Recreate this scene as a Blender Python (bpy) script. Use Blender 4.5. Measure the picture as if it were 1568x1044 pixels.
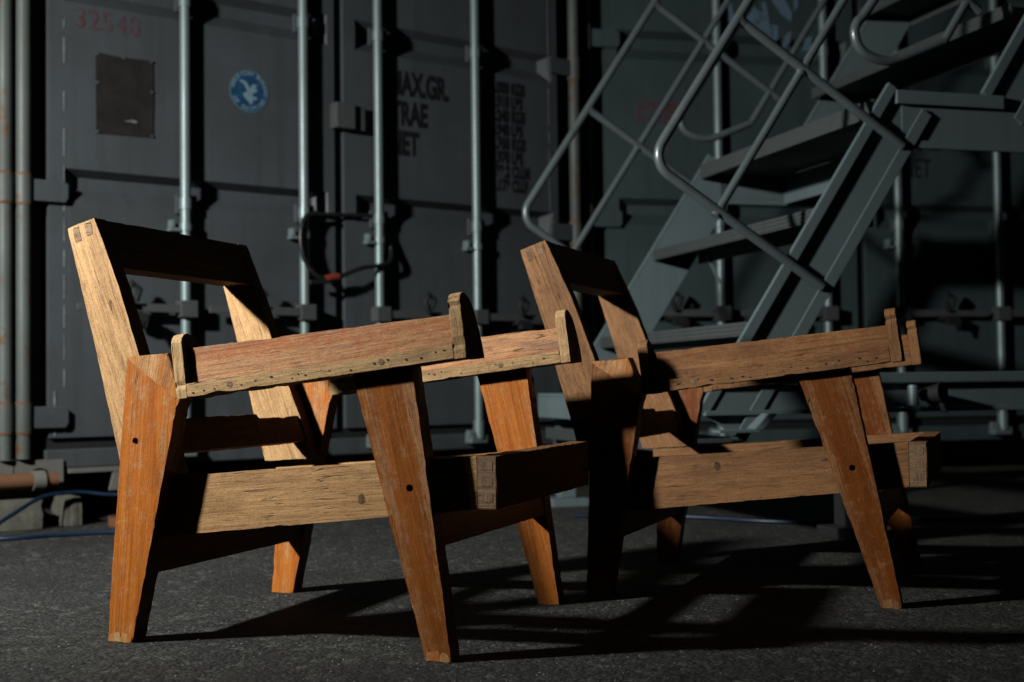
import bpy, bmesh, math, random
from mathutils import Vector, Matrix
R = math.radians
scene = bpy.context.scene
for o in list(bpy.data.objects):
    bpy.data.objects.remove(o, do_unlink=True)
C = scene.collection

# ------------------------------------------------------------------ camera
PITCH, ROLL, HEIGHT, FPX = 0.03238, 0.01206, 0.446, 2044.5
cd = bpy.data.cameras.new('camera')
cam = bpy.data.objects.new('camera', cd); C.objects.link(cam)
up0 = Vector((0, -math.sin(PITCH), math.cos(PITCH))); fwd = Vector((0, math.cos(PITCH), math.sin(PITCH)))
xr = Vector((1, 0, 0))
rgt = math.cos(ROLL) * xr - math.sin(ROLL) * up0
upv = math.sin(ROLL) * xr + math.cos(ROLL) * up0
M = Matrix((rgt, upv, -fwd)).transposed().to_4x4(); M.translation = (0, 0, HEIGHT)
cam.matrix_world = M
cd.sensor_width = 36.0; cd.lens = 36.0 * FPX / 1568.0
cd.clip_start = 0.05; cd.clip_end = 500
cd.dof.use_dof = True; cd.dof.focus_distance = 2.42; cd.dof.aperture_fstop = 4.0
scene.camera = cam

# ------------------------------------------------------------------ world, night sky
world = bpy.data.worlds.new('World'); scene.world = world; world.use_nodes = True
wn = world.node_tree
bg = wn.nodes['Background']
sky = wn.nodes.new('ShaderNodeTexSky'); sky.sky_type = 'NISHITA'; sky.sun_disc = False
sky.sun_elevation = R(3); sky.sun_rotation = R(-75)
wn.links.new(sky.outputs[0], bg.inputs[0]); bg.inputs[1].default_value = 0.0026
# faint last light from the same side as the work light
sd = bpy.data.lights.new('sun', 'SUN'); sd.energy = 0.02; sd.angle = R(0.5); sd.color = (1.0, 0.95, 0.88)
sun = bpy.data.objects.new('sun', sd); C.objects.link(sun)
sun.rotation_euler = (R(60), 0, R(-75))
# the work light that the yard is lit by (its stand and head are built at the end)
LAMP = Vector((-2.22, 1.82, 1.73)); AIM = LAMP + Vector((1.2, 1.5, -0.85))
ld = bpy.data.lights.new('work_light_beam', 'SPOT'); ld.energy = 615; ld.shadow_soft_size = 0.085
ld.spot_size = R(130); ld.spot_blend = 1.0; ld.color = (1.0, 0.985, 0.95)
lamp = bpy.data.objects.new('work_light_beam', ld); C.objects.link(lamp)
lamp.location = LAMP; lamp.rotation_euler = (AIM - LAMP).to_track_quat('-Z', 'Y').to_euler()

vs = scene.view_settings
vs.view_transform = 'Standard'; vs.look = 'None'; vs.exposure = 0.0; vs.gamma = 1.0; vs.use_curve_mapping = False
scene.render.engine = 'CYCLES'
scene.cycles.diffuse_bounces = 0

# ------------------------------------------------------------------ helpers
rnd = random.Random(7)
def hsh(i, s=0):
    v = math.sin(i * 127.1 + s * 311.7) * 43758.5453
    return v - math.floor(v)
def n1(x, s=0):
    i = math.floor(x); f = x - i; f = f * f * (3 - 2 * f)
    return (hsh(i, s) * (1 - f) + hsh(i + 1, s) * f) * 2 - 1

def link(o, parent=None):
    C.objects.link(o)
    if parent: o.parent = parent
    return o
def empty(name, loc=(0, 0, 0), rz=0.0):
    o = bpy.data.objects.new(name, None); o.empty_display_size = 0.1
    o.location = loc; o.rotation_euler = (0, 0, rz); return link(o)
def tag(o, label, cat=None, group=None, kind=None):
    if label: o['label'] = label
    if cat: o['category'] = cat
    if group: o['group'] = group
    if kind: o['kind'] = kind
    return o

class MB:
    """collects shapes, builds one mesh object"""
    def __init__(s): s.bm = bmesh.new()
    def box(s, x0, x1, y0, y1, z0, z1, bev=0.0):
        vs_ = [s.bm.verts.new(p) for p in ((x0,y0,z0),(x1,y0,z0),(x1,y1,z0),(x0,y1,z0),(x0,y0,z1),(x1,y0,z1),(x1,y1,z1),(x0,y1,z1))]
        fs = [s.bm.faces.new([vs_[i] for i in f]) for f in ((3,2,1,0),(4,5,6,7),(0,1,5,4),(1,2,6,5),(2,3,7,6),(3,0,4,7))]
        if bev: s.bevel(fs, bev)
        return s
    def bevel(s, fs, w):
        es = list({e for f in fs for e in f.edges})
        bmesh.ops.bevel(s.bm, geom=es, offset=w, segments=2, affect='EDGES', profile=0.6, clamp_overlap=True)
    def prism(s, pts, vec, bev=0.0):
        """closed polygon of 3D points swept along vec"""
        vec = Vector(vec)
        a = [s.bm.verts.new(p) for p in pts]; b = [s.bm.verts.new(Vector(p) + vec) for p in pts]
        n = len(a); fs = [s.bm.faces.new(a[::-1]), s.bm.faces.new(b)]
        for i in range(n):
            fs.append(s.bm.faces.new((a[i], a[(i+1) % n], b[(i+1) % n], b[i])))
        if bev: s.bevel(fs, bev)
        return s
    def tube(s, pts, r, seg=12, cap=True):
        pts = [Vector(p) for p in pts]; n = len(pts); rings = []
        t0 = (pts[1] - pts[0]).normalized()
        ref = Vector((0, 0, 1)) if abs(t0.z) < 0.9 else Vector((1, 0, 0))
        u = t0.cross(ref).normalized()
        for i in range(n):
            t = (pts[min(i+1, n-1)] - pts[max(i-1, 0)]).normalized()
            u = (u - t * u.dot(t)).normalized(); w = t.cross(u)
            rr = r[i] if isinstance(r, (list, tuple)) else r
            rings.append([s.bm.verts.new(pts[i] + rr * (math.cos(2*math.pi*k/seg) * u + math.sin(2*math.pi*k/seg) * w)) for k in range(seg)])
        for i in range(n - 1):
            for k in range(seg):
                f = s.bm.faces.new((rings[i][k], rings[i][(k+1) % seg], rings[i+1][(k+1) % seg], rings[i+1][k])); f.smooth = True
        if cap:
            s.bm.faces.new([s.bm.verts.new(v.co) for v in rings[0][::-1]]); s.bm.faces.new([s.bm.verts.new(v.co) for v in rings[-1]])
        return s
    def sheet(s, rows):
        """grid of rows of points -> quads"""
        g = [[s.bm.verts.new(p) for p in row] for row in rows]
        for i in range(len(g)-1):
            for j in range(len(g[0])-1):
                s.bm.faces.new((g[i][j], g[i][j+1], g[i+1][j+1], g[i+1][j]))
        return s
    def poly(s, pts):
        s.bm.faces.new([s.bm.verts.new(p) for p in pts]); return s
    def build(s, name, mat, parent=None):
        bmesh.ops.recalc_face_normals(s.bm, faces=s.bm.faces)
        me = bpy.data.meshes.new(name); s.bm.to_mesh(me); s.bm.free()
        if mat: me.materials.append(mat)
        return link(bpy.data.objects.new(name, me), parent)

def arc_path(p0, p1, p2, rad, n=8):
    """corner p1 between p0 and p2 rounded"""
    p0, p1, p2 = Vector(p0), Vector(p1), Vector(p2)
    a = (p0 - p1).normalized(); b = (p2 - p1).normalized(); half = a.angle(b) / 2
    d = rad / math.tan(half); c = p1 + (a + b).normalized() * (rad / math.sin(half))
    s, e = p1 + a * d - c, p1 + b * d - c; ang = s.angle(e); ax = s.cross(e).normalized()
    return [c + Matrix.Rotation(ang * i / n, 3, ax) @ s for i in range(n + 1)]

# ------------------------------------------------------------------ materials
class NT:
    def __init__(s, name):
        s.m = bpy.data.materials.new(name); s.m.use_nodes = True
        s.t = s.m.node_tree; s.b = s.t.nodes['Principled BSDF']
    def n(s, typ, **kw):
        nd = s.t.nodes.new(typ)
        for k, v in kw.items(): setattr(nd, k, v)
        return nd
    def l(s, a, b): s.t.links.new(a, b)
    def coord(s, kind='Object'): return s.n('ShaderNodeTexCoord').outputs[kind]
    def attr(s, name): return s.n('ShaderNodeAttribute', attribute_name=name).outputs['Vector']
    def scale(s, v, sc, loc=(0, 0, 0)):
        m = s.n('ShaderNodeMapping'); m.inputs['Scale'].default_value = sc; m.inputs['Location'].default_value = loc
        s.l(v, m.inputs[0]); return m.outputs[0]
    def noise(s, v, sc, det=4, rough=0.55, dist=0.0):
        nd = s.n('ShaderNodeTexNoise'); nd.inputs['Scale'].default_value = sc; nd.inputs['Detail'].default_value = det
        nd.inputs['Roughness'].default_value = rough; nd.inputs['Distortion'].default_value = dist
        s.l(v, nd.inputs['Vector']); return nd.outputs['Fac']
    def vor(s, v, sc, feat='F1', out='Distance'):
        nd = s.n('ShaderNodeTexVoronoi', feature=feat); nd.inputs['Scale'].default_value = sc
        s.l(v, nd.inputs['Vector']); return nd.outputs[out]
    def ramp(s, f, stops):
        nd = s.n('ShaderNodeValToRGB'); e = nd.color_ramp.elements
        while len(e) < len(stops): e.new(0.5)
        for k, (p, c) in enumerate(stops):
            e[k].position = p; e[k].color = c if len(c) == 4 else (*c, 1)
        s.l(f, nd.inputs[0]); return nd.outputs[0]
    def bw(s, f, a, b, va=0.0, vb=1.0):
        nd = s.n('ShaderNodeMapRange'); nd.inputs[1].default_value = a; nd.inputs[2].default_value = b
        nd.inputs[3].default_value = va; nd.inputs[4].default_value = vb; s.l(f, nd.inputs[0]); return nd.outputs[0]
    def mix(s, f, a, b, mode='MIX'):
        nd = s.n('ShaderNodeMix', data_type='RGBA', blend_type=mode)
        for sock, v in ((nd.inputs[0], f), (nd.inputs[6], a), (nd.inputs[7], b)):
            if isinstance(v, (int, float)): sock.default_value = v
            elif isinstance(v, tuple): sock.default_value = v if len(v) == 4 else (*v, 1)
            else: s.l(v, sock)
        return nd.outputs[2]
    def math(s, op, a, b=0.0):
        nd = s.n('ShaderNodeMath', operation=op)
        for sock, v in ((nd.inputs[0], a), (nd.inputs[1], b)):
            if isinstance(v, (int, float)): sock.default_value = v
            else: s.l(v, sock)
        return nd.outputs[0]
    def bump(s, h, st, dist):
        nd = s.n('ShaderNodeBump'); nd.inputs['Strength'].default_value = st; nd.inputs['Distance'].default_value = dist
        s.l(h, nd.inputs['Height']); s.l(nd.outputs[0], s.b.inputs['Normal'])
    def set(s, **kw):
        for k, v in kw.items():
            sock = s.b.inputs[k.replace('_', ' ')]
            if isinstance(v, (int, float)): sock.default_value = v
            elif isinstance(v, tuple): sock.default_value = v if len(v) == 4 else (*v, 1)
            else: s.l(v, sock)

def wood(name, light, dark, varnish=None, cover=0.0, rough=0.62, ring=9.0, wear=1.0, grime=0.25, stain=None):
    t = NT(name); g = t.attr('grain')
    warp = t.noise(t.scale(g, (2.5, 8, 8)), 1.0, 3, 0.5)
    # growth rings: slow wander along the board, tight across it
    rings = t.math('ADD', t.noise(t.scale(g, (0.5, ring, ring)), 1.0, 2, 0.4, 0.3), t.math('MULTIPLY', warp, 0.22))
    rings = t.math('FRACT', t.math('MULTIPLY', rings, 14.0))
    ringf = t.ramp(rings, [(0, (0.05, 0.05, 0.05)), (0.55, (0.3, 0.3, 0.3)), (0.9, (1, 1, 1)), (1, (0.05, 0.05, 0.05))])
    fib = t.noise(t.scale(g, (1.3, 150, 150)), 1.0, 5, 0.72)
    fib2 = t.noise(t.scale(g, (9, 430, 430)), 1.0, 3, 0.6)
    fibs = t.math('ADD', t.math('MULTIPLY', fib, 0.58), t.math('MULTIPLY', fib2, 0.42))
    big = t.noise(t.scale(g, (4.5, 14, 14)), 1.0, 6, 0.66)
    blot = t.noise(g, 34, 7, 0.74)
    fine = t.noise(g, 260, 4, 0.7)
    col = t.mix(t.math('MULTIPLY', ringf, 0.42), light, dark)
    col = t.mix(1.0, col, t.ramp(fibs, [(0.34, (0.62, 0.56, 0.51)), (0.5, (0.97, 0.96, 0.94)), (0.64, (1.15, 1.14, 1.12))]), 'MULTIPLY')
    pore = t.noise(t.scale(g, (30, 640, 640)), 1.0, 2, 0.5)
    poref = t.bw(pore, 0.58, 0.66)
    col = t.mix(t.math('MULTIPLY', poref, 0.42), col, (dark[0]*0.32, dark[1]*0.27, dark[2]*0.25))
    sc_ = stain or (dark[0]*0.5, dark[1]*0.47, dark[2]*0.47)
    col = t.mix(t.bw(big, 0.47, 0.70, 0.0, grime * 1.25), col, sc_)
    col = t.mix(t.bw(blot, 0.57, 0.72, 0.0, min(1, grime * 1.5)), col, (dark[0]*0.42, dark[1]*0.40, dark[2]*0.42))
    col = t.mix(t.bw(blot, 0.44, 0.30, 0.0, 0.15), col, (min(1, light[0]*1.25), min(1, light[1]*1.3), min(1, light[2]*1.4)))
    col = t.mix(0.55, col, t.ramp(fine, [(0.36, (0.68, 0.66, 0.64)), (0.5, (1, 1, 1)), (0.66, (1.25, 1.25, 1.25))]), 'MULTIPLY')
    crack = t.noise(t.scale(g, (2.5, 60, 60)), 1.0, 2, 0.4)
    crackf = t.math('MULTIPLY', t.bw(t.math('ABSOLUTE', t.math('SUBTRACT', crack, 0.5)), 0.0, 0.010, 1, 0), t.bw(t.noise(g, 11, 2, 0.5), 0.56, 0.62))
    col = t.mix(t.math('MULTIPLY', crackf, 0.85), col, (dark[0]*0.2, dark[1]*0.17, dark[2]*0.15))
    rg = t.bw(blot, 0.3, 0.7, rough - 0.08, rough + 0.1)
    if varnish:
        m1 = t.noise(t.scale(g, (1.0, 26, 26)), 1.0, 4, 0.55, 0.2)
        m2 = t.noise(t.scale(g, (14, 330, 330)), 1.0, 4, 0.75)
        m3 = t.noise(g, 45, 7, 0.8)
        m = t.math('ADD', t.math('ADD', t.math('MULTIPLY', m1, 0.50), t.math('MULTIPLY', m2, 0.22)), t.math('MULTIPLY', m3, 0.28))
        mk = t.bw(m, 0.50 - cover - 0.028 * wear, 0.50 - cover + 0.028 * wear)
        mk = t.math('MULTIPLY', mk, t.bw(m3, 0.36, 0.46, 0.45, 1.0))
        v = t.mix(t.math('MULTIPLY', ringf, 0.5), varnish, (varnish[0]*0.62, varnish[1]*0.5, varnish[2]*0.45))
        v = t.mix(0.9, v, t.ramp(fibs, [(0.32, (0.58, 0.50, 0.42)), (0.52, (1, 1, 1)), (0.66, (1.18, 1.18, 1.14))]), 'MULTIPLY')
        v = t.mix(t.math('MULTIPLY', poref, 0.25), v, (0.9*light[0], 0.8*light[1], 0.75*light[2]))
        v = t.mix(t.bw(big, 0.5, 0.7, 0.0, grime), v, (varnish[0]*0.45, varnish[1]*0.36, varnish[2]*0.4))
        col = t.mix(mk, col, v)
        rg = t.bw(mk, 0, 1, rough, 0.40)
    h = t.math('SUBTRACT', t.math('MULTIPLY', fibs, 0.9), t.math('ADD', t.math('MULTIPLY', poref, 0.4), t.math('MULTIPLY', crackf, 1.5)))
    h = t.math('ADD', h, t.math('ADD', t.math('MULTIPLY', blot, 1.3), t.math('MULTIPLY', fine, 0.3)))
    t.bump(h, 0.6, 0.0016)
    t.set(Base_Color=col, Roughness=rg); t.b.inputs['Specular IOR Level'].default_value = 0.32
    return t.m

def paint(name, c, rough=0.5, dirt=0.5, metal=0.0, spec=0.4, rust=0.0, bump=0.3, rustcol=(0.09, 0.035, 0.012)):
    t = NT(name); g = t.coord()
    a = t.noise(g, 2.3, 7, 0.65); st = t.noise(t.scale(g, (22, 22, 0.9)), 1.0, 5, 0.6); f = t.noise(g, 60, 5, 0.7)
    col = t.mix(t.bw(a, 0.35, 0.72, 0, dirt), c, (c[0]*0.55, c[1]*0.53, c[2]*0.5))
    col = t.mix(t.bw(st, 0.5, 0.78, 0, dirt), col, (c[0]*0.62 + 0.006, c[1]*0.58 + 0.004, c[2]*0.55 + 0.002))
    col = t.mix(t.bw(f, 0.62, 0.72, 0, dirt * 0.7), col, (c[0]*1.5, c[1]*1.5, c[2]*1.5))
    scf = t.noise(t.scale(g, (3, 3, 40)), 1.0, 6, 0.7)
    col = t.mix(t.bw(scf, 0.66, 0.72, 0, dirt * 0.8), col, (c[0]*1.35, c[1]*1.3, c[2]*1.2))
    if rust:
        rm = t.noise(g, 14, 8, 0.72)
        col = t.mix(t.bw(rm, 0.66 - rust, 0.72 - rust), col, rustcol)
    t.bump(t.math('ADD', a, t.math('MULTIPLY', f, 0.12)), bump, 0.004)
    t.set(Base_Color=col, Roughness=t.bw(a, 0.3, 0.7, rough - 0.07, rough + 0.12), Metallic=metal)
    t.b.inputs['Specular IOR Level'].default_value = spec
    return t.m

def plain(name, c, rough=0.6, metal=0.0, var=0.25, sc=40, spec=0.4):
    t = NT(name); f = t.noise(t.coord(), sc, 5, 0.65)
    t.set(Base_Color=t.mix(t.bw(f, 0.35, 0.7), c, tuple(x * (1 - var) for x in c)), Roughness=rough, Metallic=metal)
    t.b.inputs['Specular IOR Level'].default_value = spec
    t.bump(f, 0.25, 0.001)
    return t.m

W_BARE = wood('bleached_bare_wood', (0.565, 0.342, 0.150), (0.34, 0.180, 0.066), rough=0.66, ring=8, grime=0.32)
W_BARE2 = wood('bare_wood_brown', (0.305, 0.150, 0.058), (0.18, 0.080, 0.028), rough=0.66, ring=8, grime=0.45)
W_LEG = wood('worn_varnished_wood', (0.56, 0.285, 0.115), (0.36, 0.15, 0.05), varnish=(0.54, 0.170, 0.025), cover=0.05, ring=10, grime=0.5)
W_RAIL = wood('weathered_rail_wood', (0.555, 0.325, 0.140), (0.34, 0.175, 0.065), rough=0.66, ring=12, grime=0.42)
W_LEGD = wood('dark_varnished_wood', (0.42, 0.205, 0.085), (0.25, 0.10, 0.035), varnish=(0.33, 0.105, 0.016), cover=0.03, ring=10, grime=0.5)
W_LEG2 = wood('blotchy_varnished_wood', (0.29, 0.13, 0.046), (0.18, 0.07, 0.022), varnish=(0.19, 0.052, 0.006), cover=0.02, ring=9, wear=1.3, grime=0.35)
W_ARM = wood('reddish_arm_wood', (0.62, 0.325, 0.150), (0.36, 0.155, 0.075), varnish=(0.53, 0.205, 0.082), cover=-0.02, ring=6, grime=0.55, stain=(0.24, 0.145, 0.115))
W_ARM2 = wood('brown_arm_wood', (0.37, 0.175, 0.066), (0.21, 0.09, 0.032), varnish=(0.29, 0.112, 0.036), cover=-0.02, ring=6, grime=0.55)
W_LIP = wood('pale_strip_wood', (0.57, 0.375, 0.175), (0.36, 0.21, 0.085), rough=0.7, ring=6, grime=0.45)
W_WEDGE = wood('worn_leg_top_wood', (0.60, 0.33, 0.135), (0.38, 0.17, 0.06), varnish=(0.52, 0.205, 0.05), cover=-0.02, rough=0.68, ring=9, grime=0.5)
W_END = wood('end_grain_wood', (0.30, 0.195, 0.11), (0.15, 0.088, 0.048), rough=0.75, ring=26, grime=0.5)
W_KNOT = wood('dark_knot_wood', (0.20, 0.115, 0.055), (0.07, 0.036, 0.018), rough=0.7, ring=40, grime=0.7)
M_NAIL = plain('dark_nail_rust', (0.035, 0.02, 0.012), 0.7)

# asphalt
def asphalt():
    t = NT('asphalt'); g = t.coord()
    wob = t.n('ShaderNodeVectorMath', operation='ADD'); t.l(g, wob.inputs[0])
    nz = t.n('ShaderNodeTexNoise'); nz.inputs['Scale'].default_value = 130; t.l(g, nz.inputs['Vector'])
    scl = t.n('ShaderNodeVectorMath', operation='SCALE'); t.l(nz.outputs['Color'], scl.inputs[0]); scl.inputs['Scale'].default_value = 0.006
    t.l(scl.outputs[0], wob.inputs[1]); gw = wob.outputs[0]
    cell = t.vor(gw, 118, 'F1', 'Color'); dist = t.vor(gw, 118, 'F1', 'Distance')
    cell2 = t.vor(gw, 46, 'F1', 'Color'); dist2 = t.vor(gw, 46, 'F1', 'Distance')
    sep = t.n('ShaderNodeSeparateColor'); t.l(cell, sep.inputs[0])
    sep2 = t.n('ShaderNodeSeparateColor'); t.l(cell2, sep2.inputs[0])
    big = t.noise(g, 1.5, 7, 0.62); mid = t.noise(g, 9, 6, 0.68); grain = t.noise(g, 420, 3, 0.7)
    base = t.mix(t.bw(big, 0.34, 0.66), (0.019, 0.0205, 0.0195), (0.052, 0.056, 0.051))
    base = t.mix(t.bw(mid, 0.42, 0.66, 0, 0.6), base, (0.024, 0.026, 0.024))
    col = t.mix(t.bw(sep.outputs[0], 0.62, 1.0, 0, 0.7), base, (0.085, 0.089, 0.081))
    col = t.mix(t.bw(sep2.outputs[1], 0.80, 0.97, 0, 0.8), col, (0.115, 0.118, 0.108))
    col = t.mix(t.bw(dist, 0.36, 0.72, 0, 0.8), col, (0.008, 0.009, 0.0085))
    col = t.mix(t.bw(sep2.outputs[2], 0.84, 0.95, 0, 0.7), col, (0.010, 0.011, 0.010))
    col = t.mix(0.6, col, t.ramp(grain, [(0.35, (0.5, 0.5, 0.5)), (0.5, (1, 1, 1)), (0.66, (1.5, 1.5, 1.5))]), 'MULTIPLY')
    # old stains and a few hairline cracks
    stn = t.noise(t.scale(g, (1, 1, 1), (3.1, 1.7, 0)), 2.6, 5, 0.6)
    col = t.mix(t.bw(stn, 0.54, 0.64, 0, 0.6), col, (0.014, 0.015, 0.0145))
    ck = t.noise(g, 1.9, 6, 0.62, 0.6)
    ckf = t.math('MULTIPLY', t.bw(t.math('ABSOLUTE', t.math('SUBTRACT', ck, 0.5)), 0.0, 0.0035, 1, 0), t.bw(big, 0.50, 0.54))
    col = t.mix(t.math('MULTIPLY', ckf, 0.8), col, (0.006, 0.006, 0.006))
    h = t.math('SUBTRACT', t.math('MULTIPLY', t.bw(sep.outputs[1], 0, 1, 0.2, 1.0), t.bw(dist, 0.0, 0.8, 1, 0)), t.math('MULTIPLY', t.bw(dist2, 0.0, 0.8), 0.8))
    h = t.math('ADD', h, t.math('ADD', t.math('MULTIPLY', mid, 1.6), t.math('MULTIPLY', grain, 0.5)))
    h = t.math('SUBTRACT', h, t.math('MULTIPLY', ckf, 1.5))
    t.bump(h, 1.0, 0.0062)
    t.set(Base_Color=col, Roughness=0.8); t.b.inputs['Specular IOR Level'].default_value = 0.4
    return t.m
M_ASPH = asphalt()
M_GRIT = plain('pale_grit', (0.30, 0.30, 0.285), 0.6, var=0.6, sc=90)

M_C1 = paint('grey_container_paint', (0.069, 0.082, 0.091), 0.52, 0.8, spec=0.35, rust=-0.015, rustcol=(0.06, 0.035, 0.02), bump=0.6)
M_C2 = paint('teal_container_paint', (0.054, 0.083, 0.086), 0.52, 0.8, spec=0.35, rust=-0.015, rustcol=(0.05, 0.032, 0.02), bump=0.6)
M_C0 = paint('pale_container_paint', (0.075, 0.083, 0.083), 0.5, 0.5)
M_BAR = paint('galvanised_bar', (0.225, 0.305, 0.31), 0.42, 0.6, metal=0.4, spec=0.5, bump=0.03)
M_POST = paint('rusty_pale_post', (0.100, 0.120, 0.113), 0.52, 0.8, metal=0.1, rust=0.075, bump=0.2, rustcol=(0.10, 0.05, 0.018))
M_RUST = paint('rusty_steel', (0.16, 0.075, 0.035), 0.75, 0.6, rust=0.12)
M_DARK = plain('black_gasket_and_shade', (0.012, 0.013, 0.014), 0.7)
M_CAST = paint('pale_corner_casting', (0.15, 0.15, 0.135), 0.6, 0.5, rust=0.06)
M_ALU = paint('grey_stair_paint', (0.165, 0.222, 0.234), 0.48, 0.4, metal=0.2, spec=0.45, bump=0.15)
M_TUBE = paint('handrail_tube', (0.150, 0.188, 0.194), 0.30, 0.6, metal=0.35, spec=0.5, bump=0.04)
M_TREAD = paint('worn_tread_metal', (0.080, 0.096, 0.096), 0.55, 0.6, metal=0.2, bump=0.3)
def worn_mark(name, c, base, thr, rough=0.6):
    t = NT(name); g = t.coord()
    f = t.math('ADD', t.math('MULTIPLY', t.noise(g, 45, 7, 0.72), 0.7), t.math('MULTIPLY', t.noise(g, 8, 4, 0.6), 0.3))
    t.set(Base_Color=t.mix(t.bw(f, thr - 0.05, thr + 0.05), c, base), Roughness=rough); t.b.inputs['Specular IOR Level'].default_value = 0.35
    return t.m
M_BLACK = worn_mark('stencil_black', (0.007, 0.007, 0.008), (0.035, 0.038, 0.043), 0.60)
M_RED = worn_mark('stencil_red', (0.092, 0.030, 0.037), (0.064, 0.064, 0.072), 0.50)
M_REDP = worn_mark('faded_red_patch', (0.072, 0.046, 0.050), (0.053, 0.075, 0.078), 0.5)
M_PLATE = plain('dark_data_plate', (0.022, 0.021, 0.019), 0.55, var=0.5, sc=14)
M_BLUE = worn_mark('emblem_blue', (0.012, 0.055, 0.125), (0.035, 0.095, 0.16), 0.56, 0.45)
M_PALEB = plain('emblem_pale_blue', (0.10, 0.19, 0.26), 0.5, var=0.3, sc=60)
M_LETTER = plain('emblem_letter_blue', (0.19, 0.30, 0.36), 0.5)
M_LOGO = worn_mark('faded_blue_lettering', (0.12, 0.195, 0.26), (0.055, 0.08, 0.085), 0.58)
M_SCR = plain('chipped_white_edge', (0.20, 0.225, 0.225), 0.6, var=0.6, sc=50)
M_CABLE = plain('black_cable_rubber', (0.014, 0.014, 0.015), 0.38, spec=0.5)
M_TAPE = plain('red_tape', (0.24, 0.035, 0.022), 0.55)
M_BLUEC = plain('blue_cable_sheath', (0.005, 0.020, 0.050), 0.4, spec=0.5)
M_STONE = plain('rough_concrete', (0.13, 0.13, 0.105), 0.9, var=0.5, sc=28)
M_TIMBER = plain('dark_timber', (0.03, 0.025, 0.02), 0.85)
M_PLANK = plain('orange_board', (0.20, 0.075, 0.03), 0.75, var=0.4, sc=20)

# ------------------------------------------------------------------ ground
gm = MB(); gm.sheet([[(x, y, 0) for x in (-90, -6, 0, 6, 90)] for y in (-90, 0, 4, 8, 90)])
ground = gm.build('asphalt_ground', M_ASPH)
tag(ground, 'dark grey asphalt yard under the chairs', kind='structure')
# loose grit lying on it
gb = MB()
for i in range(3200):
    y = 1.75 + (rnd.random() ** 1.7) * 2.9
    x = (rnd.random() - 0.5) * 0.86 * y + 0.05
    if rnd.random() < 0.35: x, y = -0.15 + rnd.gauss(0, 0.35), 2.35 + rnd.gauss(0, 0.3)
    s = 0.0006 + 0.0016 * rnd.random() ** 3
    if rnd.random() < 0.018: s *= 1.9
    a = rnd.random() * 6.28
    p = [(math.cos(a + k * 1.571) * s * (0.7 + 0.6 * rnd.random()), math.sin(a + k * 1.571) * s * (0.7 + 0.6 * rnd.random())) for k in range(4)]
    ring = [gb.bm.verts.new((x + q[0], y + q[1], s * 0.3)) for q in p]
    top = gb.bm.verts.new((x + s*0.2, y, s * 1.15))
    for k in range(4): gb.bm.faces.new((ring[k], ring[(k+1) % 4], top))
tag(gb.build('grit', M_GRIT), 'pale loose grit scattered over the asphalt', 'grit', kind='stuff')

# ------------------------------------------------------------------ shipping containers
def text_obj(s, size, sx, mat, parent, x, z, y=-0.0012, name='lettering', align='LEFT', rot=0.0, spacing=1.0, bold=0.0):
    cu = bpy.data.curves.new('t', 'FONT'); cu.body = s; cu.size = size; cu.align_x = align; cu.space_line = spacing; cu.offset = bold
    ob = bpy.data.objects.new('t', cu)
    me = bpy.data.meshes.new_from_object(ob); bpy.data.objects.remove(ob)
    ca, sa = math.cos(rot), math.sin(rot)
    for v in me.vertices:
        px, pz = v.co.x * sx, v.co.y
        v.co = (x + ca * px - sa * pz, y, z + sa * px + ca * pz)
    me.materials.clear(); me.materials.append(mat); me.name = name
    return link(bpy.data.objects.new(name, me), parent)

def plate_hole(mb, x0, x1, z0, z1, cx, cz, rx, rz, y0, y1, n=24):
    outer, inner = [], []
    angs = sorted([2 * math.pi * (k + 0.37) / n for k in range(n)] + [math.atan2(zz - cz, xx - cx) % (2 * math.pi) for xx in (x0, x1) for zz in (z0, z1)])
    n = len(angs)
    for a in angs:
        c, s = math.cos(a), math.sin(a)
        sc = min((x1 - cx) / c if c > 1e-6 else (x0 - cx) / c if c < -1e-6 else 9e9, (z1 - cz) / s if s > 1e-6 else (z0 - cz) / s if s < -1e-6 else 9e9)
        outer.append((cx + c * sc, cz + s * sc)); inner.append((cx + rx * c, cz + rz * s))
    V = lambda p, y: mb.bm.verts.new((p[0], y, p[1]))
    of, inf, ob, ib = [V(p, y0) for p in outer], [V(p, y0) for p in inner], [V(p, y1) for p in outer], [V(p, y1) for p in inner]
    for k in range(n):
        j = (k + 1) % n
        mb.bm.faces.new((of[k], of[j], inf[j], inf[k])); mb.bm.faces.new((inf[k], inf[j], ib[j], ib[k]))
        mb.bm.faces.new((of[j], of[k], ob[k], ob[j]))
    # corners outside the fan
    return mb

GROOVES = [(1.085, 1.195), (1.765, 1.885), (2.33, 2.44)]
def door_profile(grooves):
    p = [(0.285, 0.0)]
    for a, b in grooves:
        p += [(a, 0.0), (a + 0.05, 0.046), (b - 0.022, 0.046), (b, 0.0)]
    return p + [(2.5, 0.0)]

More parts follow.
